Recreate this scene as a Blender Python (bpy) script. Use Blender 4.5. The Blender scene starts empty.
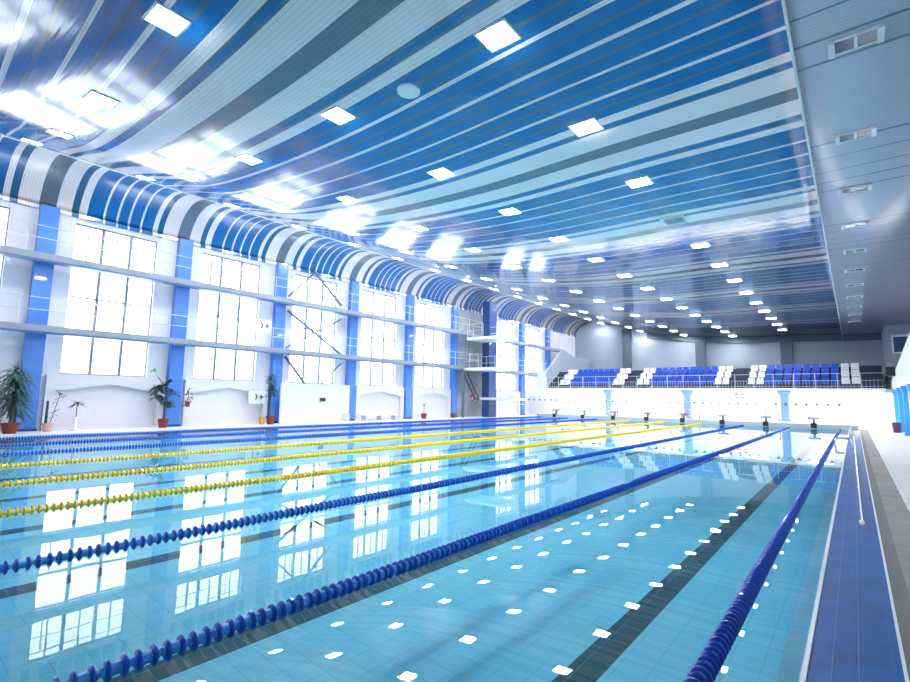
import bpy, bmesh, math, random
from mathutils import Vector, Matrix
random.seed(7)
S = bpy.context.scene
COL = S.collection

# ------------------------------------------------------------------ camera
def camera():
    f, yaw, pitch, roll = 488.95, math.radians(39.122), math.radians(6.563), math.radians(.969)
    F = Vector((-math.sin(yaw)*math.cos(pitch), math.cos(yaw)*math.cos(pitch), math.sin(pitch)))
    R = Vector((math.cos(yaw), math.sin(yaw), 0)); U = R.cross(F)
    R2 = R*math.cos(roll) + U*math.sin(roll); U2 = -R*math.sin(roll) + U*math.cos(roll)
    cd = bpy.data.cameras.new('camera'); co = bpy.data.objects.new('camera', cd); COL.objects.link(co)
    cd.sensor_width = 36; cd.lens = f/910*36; cd.clip_start = .05; cd.clip_end = 300
    m = Matrix((( R2.x, U2.x, -F.x, .312), (R2.y, U2.y, -F.y, 0), (R2.z, U2.z, -F.z, 1.518), (0, 0, 0, 1)))
    co.matrix_world = m; S.camera = co
camera()

# ------------------------------------------------------------------ light and exposure
S.view_settings.view_transform = 'Standard'; S.view_settings.look = 'None'
S.view_settings.gamma = 1; S.view_settings.use_curve_mapping = False
S.view_settings.exposure = 1.2
DAY = 3.2            # brightness of the overcast daylight outside
LAMP = 62.0          # brightness of the ceiling panels
TUBE = 60.0          # brightness of the fixtures under the stand
w = bpy.data.worlds.new('daylight'); S.world = w; w.use_nodes = True
w.node_tree.nodes['Background'].inputs[0].default_value = (.86, .94, 1, 1)
w.node_tree.nodes['Background'].inputs[1].default_value = DAY
COLY = [4.11 + 4.861*i for i in range(-4, 9)]          # column centres along the window wall
WINS = [(COLY[i]+.86, COLY[i+1]-1.06) for i in range(12) if i != 9]
for a, b in WINS:
    ld = bpy.data.lights.new('window_portal', 'AREA'); ld.shape = 'RECTANGLE'
    ld.size = 5.95; ld.size_y = b-a; ld.cycles.is_portal = True
    lo = bpy.data.objects.new('window_portal', ld); COL.objects.link(lo)
    lo.location = (-23.34, (a+b)/2, 5.12); lo.rotation_euler = (0, -math.pi/2, 0)

# ------------------------------------------------------------------ material helpers
def newmat(name):
    m = bpy.data.materials.new(name); m.use_nodes = True
    return m, m.node_tree, m.node_tree.nodes['Principled BSDF']
def mat(name, col, rough=.5, metal=0, noise=0, emit=0, ecol=None, spec=.5, scale=6, coat=0):
    m, nt, b = newmat(name)
    b.inputs['Base Color'].default_value = (*col, 1); b.inputs['Roughness'].default_value = rough
    b.inputs['Metallic'].default_value = metal; b.inputs['Specular IOR Level'].default_value = spec
    b.inputs['Coat Weight'].default_value = coat
    if emit:
        b.inputs['Emission Color'].default_value = (*(ecol or col), 1); b.inputs['Emission Strength'].default_value = emit
    if noise:
        tc = nt.nodes.new('ShaderNodeTexCoord'); n = nt.nodes.new('ShaderNodeTexNoise'); n.inputs['Scale'].default_value = scale
        r = nt.nodes.new('ShaderNodeValToRGB')
        r.color_ramp.elements[0].position = .3; r.color_ramp.elements[1].position = .7
        r.color_ramp.elements[0].color = (*[c*(1-noise) for c in col], 1); r.color_ramp.elements[1].color = (*[min(1, c*(1+noise)) for c in col], 1)
        nt.links.new(tc.outputs['Object'], n.inputs['Vector']); nt.links.new(n.outputs['Fac'], r.inputs[0]); nt.links.new(r.outputs[0], b.inputs['Base Color'])
    return m
def math_node(nt, op, a, b=None, c=None):
    n = nt.nodes.new('ShaderNodeMath'); n.operation = op
    for i, v in enumerate((a, b, c)):
        if v is None: continue
        if isinstance(v, (int, float)): n.inputs[i].default_value = v
        else: nt.links.new(v, n.inputs[i])
    return n.outputs[0]
def ramp_const(nt, fac, stops):
    r = nt.nodes.new('ShaderNodeValToRGB'); r.color_ramp.interpolation = 'CONSTANT'; cr = r.color_ramp
    cr.elements[0].position = 0; cr.elements[0].color = (*stops[0][1], 1)
    cr.elements[1].position = stops[1][0]; cr.elements[1].color = (*stops[1][1], 1)
    for p_, c_ in stops[2:]:
        e = cr.elements.new(p_); e.color = (*c_, 1)
    nt.links.new(fac, r.inputs[0]); return r.outputs[0]
def slat_mat(name, segs, period, origin, slant, pitch=.085, rough=.16):
    m, nt, b = newmat(name)
    tc = nt.nodes.new('ShaderNodeTexCoord'); sp = nt.nodes.new('ShaderNodeSeparateXYZ'); nt.links.new(tc.outputs['Object'], sp.inputs[0])
    y = math_node(nt, 'ADD', sp.outputs[1], math_node(nt, 'MULTIPLY', sp.outputs[0], slant))
    y = math_node(nt, 'ADD', y, -origin + 40*period)
    u = math_node(nt, 'FRACT', math_node(nt, 'DIVIDE', y, period))
    stops = []; acc = 0
    for end, c in segs:
        stops.append((acc/period, c)); acc = end
    col = ramp_const(nt, u, stops)
    g = math_node(nt, 'FRACT', math_node(nt, 'DIVIDE', y, pitch))
    d = math_node(nt, 'ABSOLUTE', math_node(nt, 'SUBTRACT', g, .5))
    gap = math_node(nt, 'GREATER_THAN', d, .455)
    mx = nt.nodes.new('ShaderNodeMix'); mx.data_type = 'RGBA'; mx.blend_type = 'MULTIPLY'
    nt.links.new(math_node(nt, 'MULTIPLY', gap, .55), mx.inputs[0]); nt.links.new(col, mx.inputs[6]); mx.inputs[7].default_value = (.25, .35, .45, 1)
    nt.links.new(mx.outputs[2], b.inputs['Base Color'])
    # gently wavy sheet metal: long along the slat, short across it
    mp = nt.nodes.new('ShaderNodeMapping'); mp.inputs['Scale'].default_value = (.35, 9, .35); nt.links.new(tc.outputs['Object'], mp.inputs[0])
    nz = nt.nodes.new('ShaderNodeTexNoise'); nz.inputs['Scale'].default_value = 1; nz.inputs['Detail'].default_value = 2; nt.links.new(mp.outputs[0], nz.inputs['Vector'])
    bp = nt.nodes.new('ShaderNodeBump'); bp.inputs['Strength'].default_value = .12; bp.inputs['Distance'].default_value = .02
    nt.links.new(nz.outputs['Fac'], bp.inputs['Height']); nt.links.new(bp.outputs[0], b.inputs['Normal'])
    b.inputs['Roughness'].default_value = rough; b.inputs['Specular IOR Level'].default_value = .6
    b.inputs['Coat Weight'].default_value = .4; b.inputs['Coat Roughness'].default_value = .06
    nt.links.new(bp.outputs[0], b.inputs['Coat Normal'])
    return m
def tile_mat(name, col, grout, size, rough=.25, width=.03, noise=.08, rot=False, spec=.5):
    m, nt, b = newmat(name)
    tc = nt.nodes.new('ShaderNodeTexCoord'); sp = nt.nodes.new('ShaderNodeSeparateXYZ'); nt.links.new(tc.outputs['Object'], sp.inputs[0])
    def line(o, s):
        g = math_node(nt, 'FRACT', math_node(nt, 'ADD', math_node(nt, 'DIVIDE', o, s), 1000.5))
        return math_node(nt, 'LESS_THAN', math_node(nt, 'ABSOLUTE', math_node(nt, 'SUBTRACT', g, .5)), width/2)
    sx, sy = size if isinstance(size, tuple) else (size, size)
    l = math_node(nt, 'MAXIMUM', line(sp.outputs[0], sx), line(sp.outputs[1], sy))
    nz = nt.nodes.new('ShaderNodeTexNoise'); nz.inputs['Scale'].default_value = 2.2; nt.links.new(tc.outputs['Object'], nz.inputs['Vector'])
    r = nt.nodes.new('ShaderNodeValToRGB'); r.color_ramp.elements[0].position = .3; r.color_ramp.elements[1].position = .7
    r.color_ramp.elements[0].color = (*[c*(1-noise) for c in col], 1); r.color_ramp.elements[1].color = (*[min(1, c*(1+noise)) for c in col], 1)
    nt.links.new(nz.outputs['Fac'], r.inputs[0])
    mx = nt.nodes.new('ShaderNodeMix'); mx.data_type = 'RGBA'
    nt.links.new(l, mx.inputs[0]); nt.links.new(r.outputs[0], mx.inputs[6]); mx.inputs[7].default_value = (*grout, 1)
    nt.links.new(mx.outputs[2], b.inputs['Base Color']); b.inputs['Roughness'].default_value = rough; b.inputs['Specular IOR Level'].default_value = spec
    return m

WHT = (.93, .84, .86); BLU = (.004, .15, .46); GRY = (.15, .19, .26); DRK = (.02, .13, .30); BRN = (.09, .16, .26)
seg = [(.42, GRY), (1.0, WHT), (1.07, BRN), (1.19, BLU), (1.27, BRN), (1.54, WHT), (1.8, BLU), (1.88, BRN), (2.17, BLU), (2.27, WHT), (2.53, BLU), (2.6, BRN), (2.89, BLU),
       (2.99, WHT), (3.23, BLU), (3.3, BRN), (3.59, BLU), (3.68, WHT), (3.93, BLU), (4.0, BRN), (4.27, BLU), (4.37, WHT), (4.63, BLU), (4.7, BRN),
       (4.95, BLU), (5.21, WHT), (5.27, BRN), (5.37, BLU), (5.43, BRN), (6.08, WHT)]
M = {}
M['ceiling'] = slat_mat('ceiling_slats', seg, 6.08, 10.1-.21, .05)
seg2 = [(.5, GRY), (.98, WHT), (1.2, DRK), (1.48, WHT), (2.0, BLU), (2.08, WHT), (2.45, BLU), (2.53, WHT), (2.88, BLU), (2.96, WHT), (3.33, BLU), (3.41, WHT),
        (3.82, BLU), (4.02, WHT), (4.25, DRK), (4.861, WHT)]
M['cove'] = slat_mat('cove_slats', seg2, 4.861, 4.05-.25, 0, rough=.3)
SO_SHADE = (.42, .41, .49); SL = (.10, .16, .22)  # soffit slats are white; their shade is put into this grey
def soffit_segs():
    out = []; acc = 0
    for c in (2.4, 3.2, 4.0, 4.7, 5.35):
        out += [(c-.03, SO_SHADE), (c+.03, SL)]
    return out + [(6.08, SO_SHADE)]
M['soffit'] = slat_mat('soffit_slats', soffit_segs(), 6.08, 10.1, 0, rough=.3)
M['wall'] = mat('white_wall', (.70, .70, .76), .7, noise=.03, scale=.8)
M['wall_under'] = mat('white_plaster', (.9, .9, .9), .6, noise=.02, scale=.8)
M['wall_grey'] = mat('grey_wall', (.34, .40, .50), .7, noise=.04, scale=.5)
M['concrete'] = mat('grey_concrete', (.36, .38, .42), .8, noise=.15, scale=1.5)
M['beam'] = mat('slate_beam', (.10, .14, .2), .6)
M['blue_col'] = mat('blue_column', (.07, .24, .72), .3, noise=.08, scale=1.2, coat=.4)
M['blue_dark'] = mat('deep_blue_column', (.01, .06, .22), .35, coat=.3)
M['blue_pale'] = mat('pale_blue_column', (.22, .38, .72), .4)
M['blue_bright'] = mat('bright_blue_column', (.03, .3, .72), .35)
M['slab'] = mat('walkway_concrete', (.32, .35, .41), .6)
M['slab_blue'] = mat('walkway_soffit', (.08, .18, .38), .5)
M['frame'] = mat('window_frame_grey', (.22, .25, .31), .5)
M['rail'] = mat('painted_rail', (.62, .66, .72), .4)
M['steel'] = mat('stainless_steel', (.75, .78, .8), .18, 1)
M['brace'] = mat('steel_brace', (.12, .17, .26), .4, .3)
M['white'] = mat('white_plastic', (.85, .87, .88), .4)
M['dark'] = mat('black_plastic', (.02, .025, .03), .4)
M['navy'] = mat('dark_stair', (.02, .035, .07), .6)
M['fascia'] = mat('slate_fascia', (.10, .17, .28), .5)
M['red'] = mat('red_paint', (.6, .05, .05), .5)
M['seat_blue'] = mat('seat_blue', (.003, .075, .54), .4)
M['seat_white'] = mat('seat_white', (.85, .88, .9), .35)
M['deck'] = tile_mat('pale_deck_tiles', (.74, .74, .74), (.55, .56, .57), .3, .35, .03, .04)
M['deck_white'] = tile_mat('white_deck_tiles', (.86, .86, .87), (.72, .72, .73), .3, .3, .03, .03)
M['blue_tile'] = tile_mat('blue_gutter_tiles', (.0, .085, .31), (.02, .11, .36), (.2, .24), .4, .022, .3, spec=.3)
M['ledge'] = mat('pale_ledge_tiles', (.5, .78, .92), .5, noise=.04)
M['seam'] = mat('pale_blue_seam', (.12, .2, .42), .5)
M['mat_tile'] = tile_mat('ribbed_grey_mat', (.30, .28, .27), (.15, .15, .15), (.5, .03), .6, .25, .2)
M['lip'] = mat('white_lip', (.8, .84, .88), .3)
M['lamp'] = mat('lamp_diffuser', (1, 1, 1), .5, emit=LAMP, ecol=(1, .99, .97))
M['tube'] = mat('tube_lamp', (1, 1, 1), .5, emit=TUBE, ecol=(1, .98, .95))
M['lamp_off'] = mat('dark_lamp_glass', (.05, .12, .22), .08, coat=1)
M['rope_blue'] = mat('rope_float_blue', (.003, .09, .58), .3, coat=.3)
M['rope_navy'] = mat('rope_float_royal', (.003, .06, .46), .3, coat=.3)
M['rope_yellow'] = mat('rope_float_yellow', (.95, .66, .0), .3, coat=.3)
M['cable'] = mat('rope_cable', (.1, .3, .7), .4)
M['pot'] = mat('terracotta', (.22, .03, .02), .6)
M['pot_pink'] = mat('pink_pot', (.7, .4, .38), .6)
M['pot_ochre'] = mat('ochre_pot', (.7, .4, .06), .6)
M['leaf'] = mat('leaf_green', (.02, .09, .07), .4, noise=.4, scale=3)
M['leaf_light'] = mat('leaf_light_green', (.12, .5, .08), .4)
M['trunk'] = mat('plant_trunk', (.16, .15, .10), .8)
M['purple'] = mat('plum_plastic', (.06, .02, .10), .4)

# glass pane: clear sheet with surface reflection
def glass():
    m, nt, b = newmat('window_glass'); nt.nodes.remove(b); out = nt.nodes['Material Output']
    t = nt.nodes.new('ShaderNodeBsdfTransparent'); g = nt.nodes.new('ShaderNodeBsdfGlossy'); f = nt.nodes.new('ShaderNodeFresnel'); mx = nt.nodes.new('ShaderNodeMixShader')
    g.inputs['Roughness'].default_value = .02; f.inputs[0].default_value = 1.45
    nt.links.new(f.outputs[0], mx.inputs[0]); nt.links.new(t.outputs[0], mx.inputs[1]); nt.links.new(g.outputs[0], mx.inputs[2]); nt.links.new(mx.outputs[0], out.inputs[0])
    return m
M['glass'] = glass()
def water():
    m, nt, b = newmat('pool_water'); nt.nodes.remove(b); out = nt.nodes['Material Output']
    t = nt.nodes.new('ShaderNodeBsdfTransparent'); t.inputs[0].default_value = (.8, .96, .98, 1)
    g = nt.nodes.new('ShaderNodeBsdfGlossy'); f = nt.nodes.new('ShaderNodeFresnel'); mx = nt.nodes.new('ShaderNodeMixShader')
    g.inputs['Roughness'].default_value = .0; f.inputs[0].default_value = 1.34
    tc = nt.nodes.new('ShaderNodeTexCoord'); n = nt.nodes.new('ShaderNodeTexNoise'); n.inputs['Scale'].default_value = 1.1; n.inputs['Detail'].default_value = 2
    bp = nt.nodes.new('ShaderNodeBump'); bp.inputs['Strength'].default_value = .22; bp.inputs['Distance'].default_value = .006
    nt.links.new(tc.outputs['Object'], n.inputs['Vector']); nt.links.new(n.outputs['Fac'], bp.inputs['Height'])
    nt.links.new(bp.outputs[0], g.inputs['Normal']); nt.links.new(bp.outputs[0], f.inputs['Normal'])
    nt.links.new(f.outputs[0], mx.inputs[0]); nt.links.new(t.outputs[0], mx.inputs[1]); nt.links.new(g.outputs[0], mx.inputs[2]); nt.links.new(mx.outputs[0], out.inputs[0])
    return m
M['water'] = water()
def basin(lanes=True):
    m, nt, b = newmat('pool_tiles')
    tc = nt.nodes.new('ShaderNodeTexCoord'); sp = nt.nodes.new('ShaderNodeSeparateXYZ'); nt.links.new(tc.outputs['Object'], sp.inputs[0])
    def line(o, s, wd):
        g = math_node(nt, 'FRACT', math_node(nt, 'ADD', math_node(nt, 'DIVIDE', o, s), 1000.5))
        return math_node(nt, 'LESS_THAN', math_node(nt, 'ABSOLUTE', math_node(nt, 'SUBTRACT', g, .5)), wd)
    l = math_node(nt, 'MAXIMUM', line(sp.outputs[0], .25, .022), line(sp.outputs[1], .25, .022))
    # dark lane lines down the middle of every lane
    ln = line(math_node(nt, 'ADD', sp.outputs[0], 1.69), 2.5, .056)
    ln = math_node(nt, 'MULTIPLY', ln, math_node(nt, 'LESS_THAN', sp.outputs[1], 35.3))
    mx = nt.nodes.new('ShaderNodeMix'); mx.data_type = 'RGBA'; mx.inputs[6].default_value = (.26, .69, .87, 1); mx.inputs[7].default_value = (.006, .03, .04, 1)
    if lanes: nt.links.new(ln, mx.inputs[0])
    else: mx.inputs[0].default_value = 0
    m2 = nt.nodes.new('ShaderNodeMix'); m2.data_type = 'RGBA'; nt.links.new(math_node(nt, 'MULTIPLY', l, .35), m2.inputs[0]); nt.links.new(mx.outputs[2], m2.inputs[6]); m2.inputs[7].default_value = (.08, .36, .5, 1)
    nt.links.new(m2.outputs[2], b.inputs['Base Color']); b.inputs['Roughness'].default_value = .5
    return m
M['basin'] = basin(); M['basin_wall'] = basin(False)

# ------------------------------------------------------------------ geometry helpers
def box(bm, x0, y0, z0, x1, y1, z1, mi=0):
    v = [bm.verts.new(c) for c in ((x0,y0,z0),(x1,y0,z0),(x1,y1,z0),(x0,y1,z0),(x0,y0,z1),(x1,y0,z1),(x1,y1,z1),(x0,y1,z1))]
    for f in ((3,2,1,0),(4,5,6,7),(0,1,5,4),(1,2,6,5),(2,3,7,6),(3,0,4,7)):
        fc = bm.faces.new([v[i] for i in f]); fc.material_index = mi
def tube(bm, a, b, r, n=8, r2=None):
    a = Vector(a); b = Vector(b); d = (b-a).normalized(); r2 = r if r2 is None else r2
    s = d.cross(Vector((0, 0, 1)) if abs(d.z) < .9 else Vector((1, 0, 0))).normalized(); t = d.cross(s)
    A = [bm.verts.new(a + (s*math.cos(i*math.tau/n) + t*math.sin(i*math.tau/n))*r) for i in range(n)]
    B = [bm.verts.new(b + (s*math.cos(i*math.tau/n) + t*math.sin(i*math.tau/n))*r2) for i in range(n)]
    for i in range(n): bm.faces.new((A[i], A[(i+1) % n], B[(i+1) % n], B[i]))
    bm.faces.new(A[::-1]); bm.faces.new(B)
def path(bm, pts, r, n=8):
    for a, b in zip(pts, pts[1:]): tube(bm, a, b, r, n)
def lathe(bm, prof, n=16, axis='z', o=(0, 0, 0)):
    rings = []
    for r, h in prof:
        ring = []
        for i in range(n):
            c, s = math.cos(i*math.tau/n)*r, math.sin(i*math.tau/n)*r
            p_ = (c, s, h) if axis == 'z' else ((c, h, s) if axis == 'y' else (h, c, s))
            ring.append(bm.verts.new((p_[0]+o[0], p_[1]+o[1], p_[2]+o[2])))
        rings.append(ring)
    for A, B in zip(rings, rings[1:]):
        for i in range(n): bm.faces.new((A[i], A[(i+1) % n], B[(i+1) % n], B[i]))
    bm.faces.new(rings[0][::-1]); bm.faces.new(rings[-1])
def prism_x(bm, poly, x0, x1):          # polygon in (y, z), extruded along x
    A = [bm.verts.new((x0, y, z)) for y, z in poly]; B = [bm.verts.new((x1, y, z)) for y, z in poly]
    n = len(poly); bm.faces.new(A[::-1]); bm.faces.new(B)
    for i in range(n): bm.faces.new((A[i], A[(i+1) % n], B[(i+1) % n], B[i]))
def ring_x(bm, outer, inner, x0, x1):   # frame with a hole, in (y, z), extruded along x
    def row(poly, x): return [bm.verts.new((x, y, z)) for y, z in poly]
    oA, iA, oB, iB = row(outer, x0), row(inner, x0), row(outer, x1), row(inner, x1); n = len(outer)
    for i in range(n):
        j = (i+1) % n
        bm.faces.new((oA[i], iA[i], iA[j], oA[j])); bm.faces.new((oB[i], oB[j], iB[j], iB[i]))
        bm.faces.new((oA[i], oA[j], oB[j], oB[i])); bm.faces.new((iA[i], iB[i], iB[j], iA[j]))
def obj(name, bm, mats, parent=None, loc=(0, 0, 0), smooth=False, rot=None):
    bmesh.ops.recalc_face_normals(bm, faces=bm.faces)
    me = bpy.data.meshes.new(name); bm.to_mesh(me); bm.free()
    for m in (mats if isinstance(mats, (list, tuple)) else [mats]): me.materials.append(m)
    if smooth:
        for p_ in me.polygons: p_.use_smooth = True
    o = bpy.data.objects.new(name, me); COL.objects.link(o); o.location = loc
    if rot: o.rotation_euler = rot
    if parent: o.parent = parent
    return o
def nb(): return bmesh.new()
def tag(o, label, cat, group=None):
    o['label'] = label; o['category'] = cat
    if group: o['group'] = group
    return o
def struct(o): o['kind'] = 'structure'; return o
def thing(name, label, cat, loc=(0, 0, 0), group=None, rot=None):
    o = bpy.data.objects.new(name, None); COL.objects.link(o); o.location = loc; o.empty_display_size = .1
    if rot: o.rotation_euler = rot
    return tag(o, label, cat, group)
def part(name, bm, m, parent, label=None, stuff=False, smooth=False, loc=(0, 0, 0)):
    o = obj(name, bm, m, parent, loc, smooth)
    if label: o['label'] = label
    if stuff: o['kind'] = 'stuff'
    return o
def dup(root, loc, label, rot=None):
    r = root.copy(); COL.objects.link(r); r.location = loc; r['label'] = label
    if rot: r.rotation_euler = rot
    for ch in list(root.children):
        c = ch.copy(); COL.objects.link(c); c.parent = r
        for g in list(ch.children):
            d = g.copy(); COL.objects.link(d); d.parent = c
    return r
ORD = ['first', 'second', 'third', 'fourth', 'fifth', 'sixth', 'seventh', 'eighth', 'ninth', 'tenth', 'eleventh', 'twelfth', 'thirteenth', 'fourteenth', 'fifteenth', 'sixteenth', 'seventeenth']

# ------------------------------------------------------------------ room shell
Y0, Y1 = -16.0, 49.5; XL = -23.0; PL = -20.87; PE = 37.3; PN = -12.7
PROF = [(5.2, 7.0), (0, 7.0), (-3.66, 7.12), (-7.58, 7.24), (-11.6, 7.62), (-15.6, 8.28), (-19, 9.25), (-20.3, 9.6)]
def ceil_z(x):
    for (a, za), (b, zb) in zip(PROF, PROF[1:]):
        if b <= x <= a: return za + (zb-za)*(x-a)/(b-a)
    return 9.6
def smooth_prof(x0, x1, n):
    # Catmull-Rom through the profile so the hung ceiling sags smoothly
    pts = PROF; out = []
    for k in range(n+1):
        x = x0 + (x1-x0)*k/n
        i = max(j for j in range(len(pts)-1) if x <= pts[j][0] + 1e-9)
        p0 = pts[max(i-1, 0)]; p1 = pts[i]; p2 = pts[i+1]; p3 = pts[min(i+2, len(pts)-1)]
        t = (x-p1[0])/(p2[0]-p1[0]); m1 = (p2[1]-p0[1])/(p2[0]-p0[0]); m2 = (p3[1]-p1[1])/(p3[0]-p1[0]); d = p2[0]-p1[0]
        z = (2*t**3-3*t*t+1)*p1[1] + (t**3-2*t*t+t)*m1*d + (-2*t**3+3*t*t)*p2[1] + (t**3-t*t)*m2*d
        out.append((x, z))
    return out
def sheet(name, pr, m, up=.12):
    bm = nb()
    a = [bm.verts.new((x, Y0, z)) for x, z in pr]; b = [bm.verts.new((x, Y1, z)) for x, z in pr]
    a2 = [bm.verts.new((x, Y0, z+up)) for x, z in pr]; b2 = [bm.verts.new((x, Y1, z+up)) for x, z in pr]
    for i in range(len(pr)-1):
        bm.faces.new((a[i], a[i+1], b[i+1], b[i])); bm.faces.new((a2[i], b2[i], b2[i+1], a2[i+1]))
        bm.faces.new((a[i], a2[i], a2[i+1], a[i+1])); bm.faces.new((b[i], b[i+1], b2[i+1], b2[i]))
    bm.faces.new((a[0], b[0], b2[0], a2[0])); bm.faces.new((a[-1], a2[-1], b2[-1], b[-1]))
    o = obj(name, bm, m, smooth=False); 
    for p_ in o.data.polygons: p_.use_smooth = abs(p_.normal.y) < .5
    return struct(o)
main_prof = smooth_prof(-.12, -20.3, 60)
sheet('ceiling', main_prof, M['ceiling'])
cove = [(-20.3, 9.6), (-20.6, 9.66), (-20.95, 9.71), (-21.3, 9.72), (-21.6, 9.69), (-21.9, 9.61), (-22.2, 9.47), (-22.45, 9.29), (-22.67, 9.07), (-22.84, 8.83), (-22.95, 8.6), (-23, 8.4)]
sheet('ceiling_cove', cove, M['cove'], .1)
sheet('ceiling_soffit', [(5.2, 6.98), (2, 6.98), (-.12, 6.98)], M['soffit'], .15)
bm = nb(); box(bm, -.14, Y0, 6.96, -.10, Y1, 7.0); struct(obj('trim_1', bm, M['white']))          # bead between the two ceilings
bm = nb(); box(bm, -20.36, Y0, 9.58, -20.26, Y1, 9.62); struct(obj('trim_2', bm, M['white']))     # bead above the cove
bm = nb(); box(bm, XL, Y0, 8.28, XL+.1, Y1, 8.42); struct(obj('trim_3', bm, M['cove']))

# window wall
WZ0, WZ1 = 2.15, 8.1
bm = nb()
T0, T1 = XL-.35, XL
ys = sorted(WINS)
box(bm, T0, Y0, -.05, T1, Y1, WZ0); box(bm, T0, Y0, WZ1, T1, Y1, 9.9)
prev = Y0
for a, b in ys:
    box(bm, T0, prev, WZ0, T1, a, WZ1); prev = b
box(bm, T0, prev, WZ0, T1, Y1, WZ1)
struct(obj('wall_left', bm, M['wall']))
bm = nb(); box(bm, XL, COLY[9]+.3, 0, XL+.06, COLY[10]-.3, 8.45); struct(obj('wall_left_concrete', bm, M['concrete']))
# niches with shallow gabled tops under the windows
k = 0
for i in range(3, 12):
    if i == 9 or i == 6 : continue
    a, b = COLY[i]+.45, COLY[i+1]-.4; m_ = (a+b)/2
    if b > 39: continue
    bm = nb()
    ring_x(bm, [(a, .05), (a, 2.1), (m_, 2.1), (b, 2.1), (b, .05)], [(a+.25, .12), (a+.25, 1.5), (m_, 1.82), (b-.25, 1.5), (b-.25, .12)], XL, XL+.22)
    k += 1; struct(obj('wall_niche_%d' % k, bm, M['wall']))
# windows
for n, (a, b) in enumerate(ys):
    e = bpy.data.objects.new('window_%d' % (n+1), None); COL.objects.link(e); e.location = (XL-.18, (a+b)/2, WZ0); struct(e)
    h = WZ1-WZ0; hw = (b-a)/2
    bm = nb()
    for s in (-1, 1): box(bm, -.05, s*hw-.04*(s > 0)-0*(s < 0), 0, .05, s*hw+.04*(s < 0), h)
    for z in (0, 1.5, 3.0, 4.15, h-.06): box(bm, -.04, -hw, z, .04, hw, z+.055)
    for s in (-.34, .34): box(bm, -.06, s*hw-.05, 0, .06, s*hw+.05, h)
    for q in (-.67, 0, .67): box(bm, -.03, q*hw-.02, 4.2, .03, q*hw+.02, h)
    obj('window_frame', bm, M['frame'], e)
    bm = nb(); v = [bm.verts.new(c) for c in ((0, -hw+.03, .03), (0, hw-.03, .03), (0, hw-.03, h-.03), (0, -hw+.03, h-.03))]; bm.faces.new(v)
    me = bpy.data.meshes.new('window_pane'); bm.to_mesh(me); bm.free(); me.materials.append(M['glass'])
    o = bpy.data.objects.new('window_pane', me); COL.objects.link(o); o.parent = e

# other walls
bm = nb(); box(bm, XL-.35, Y1, -.05, 5.5, Y1+.3, 10); struct(obj('wall_back', bm, M['wall_grey']))
bm = nb(); box(bm, XL-.35, Y0-.3, -.05, 5.5, Y0, 10); struct(obj('wall_front', bm, M['wall']))
bm = nb(); box(bm, 5.2, Y0, -.05, 5.5, Y1, 7.2); struct(obj('wall_right', bm, M['wall']))
# header under the ceiling at the back wall
hp = [p_ for p_ in main_prof if p_[0] > -15.5]
bm = nb()
for (xa, za), (xb, zb) in zip(hp, hp[1:]):
    v = [bm.verts.new(c) for c in ((xa, Y1-.25, za-.5), (xb, Y1-.25, zb-.5), (xb, Y1-.25, zb), (xa, Y1-.25, za), (xa, Y1, za-.5), (xb, Y1, zb-.5), (xb, Y1, zb), (xa, Y1, za))]
    for f in ((0, 1, 2, 3), (4, 7, 6, 5), (0, 4, 5, 1), (3, 2, 6, 7)): bm.faces.new([v[i] for i in f])
box(bm, -.1, Y1-.25, 6.45, 2.25, Y1, 6.98)
struct(obj('trim_4', bm, M['beam']))
# white block at the right of the stand, with its high window
bm = nb(); box(bm, 2.25, 45, 0, 5.2, Y1, 7.0); struct(obj('wall_block', bm, M['wall_grey']))
e = bpy.data.objects.new('window_13', None); COL.objects.link(e); e.location = (3.3, 44.98, 5.0); struct(e)
bm = nb(); box(bm, -.75, -.06, 0, .75, 0, .1); box(bm, -.75, -.06, 1.15, .75, 0, 1.3); box(bm, -.75, -.06, 0, -.65, 0, 1.3); box(bm, .65, -.06, 0, .75, 0, 1.3)
obj('window_frame', bm, M['white'], e)
bm = nb(); box(bm, -.65, -.03, .1, .65, -.01, 1.15); obj('window_pane', bm, M['lamp_off'], e)

# floors: right deck, mat strip, tiled gutter, left deck, far deck, near deck
bm = nb(); box(bm, .83, Y0, -.3, 5.2, Y1, 0); struct(obj('floor', bm, M['deck']))
bm = nb(); box(bm, .457, PN, -.3, .83, 39.5, .004); struct(obj('floor_mat', bm, M['mat_tile']))
bm = nb(); box(bm, .44, PN, -.3, .457, 39.5, .012); struct(obj('floor_curb', bm, M['lip']))
bm = nb(); box(bm, .015, PN, -.3, .44, PE, 0); struct(obj('floor_gutter', bm, M['blue_tile']))
bm = nb()
for x_ in (.12, .24): box(bm, x_, PN, 0, x_+.005, PE, .004)
struct(obj('trim_5', bm, M['seam']))
bm = nb(); box(bm, -.01, PN, -.08, .015, PE, .01); struct(obj('trim_6', bm, M['lip']))
bm = nb(); box(bm, XL, Y0, -.3, PL, Y1, .05); struct(obj('floor_left', bm, M['deck_white']))
bm = nb(); box(bm, PL, PE, -1.2, .44, Y1, .26); struct(obj('floor_far', bm, M['deck_white']))
bm = nb(); box(bm, PL, PE-.02, -.03, .44, PE, .262); struct(obj('trim_7', bm, mat('end_wall_band', (.42, .48, .55), .4)))
bm = nb(); box(bm, PL, Y0, -.3, .83, PN, 0); struct(obj('floor_near', bm, M['deck']))
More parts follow.
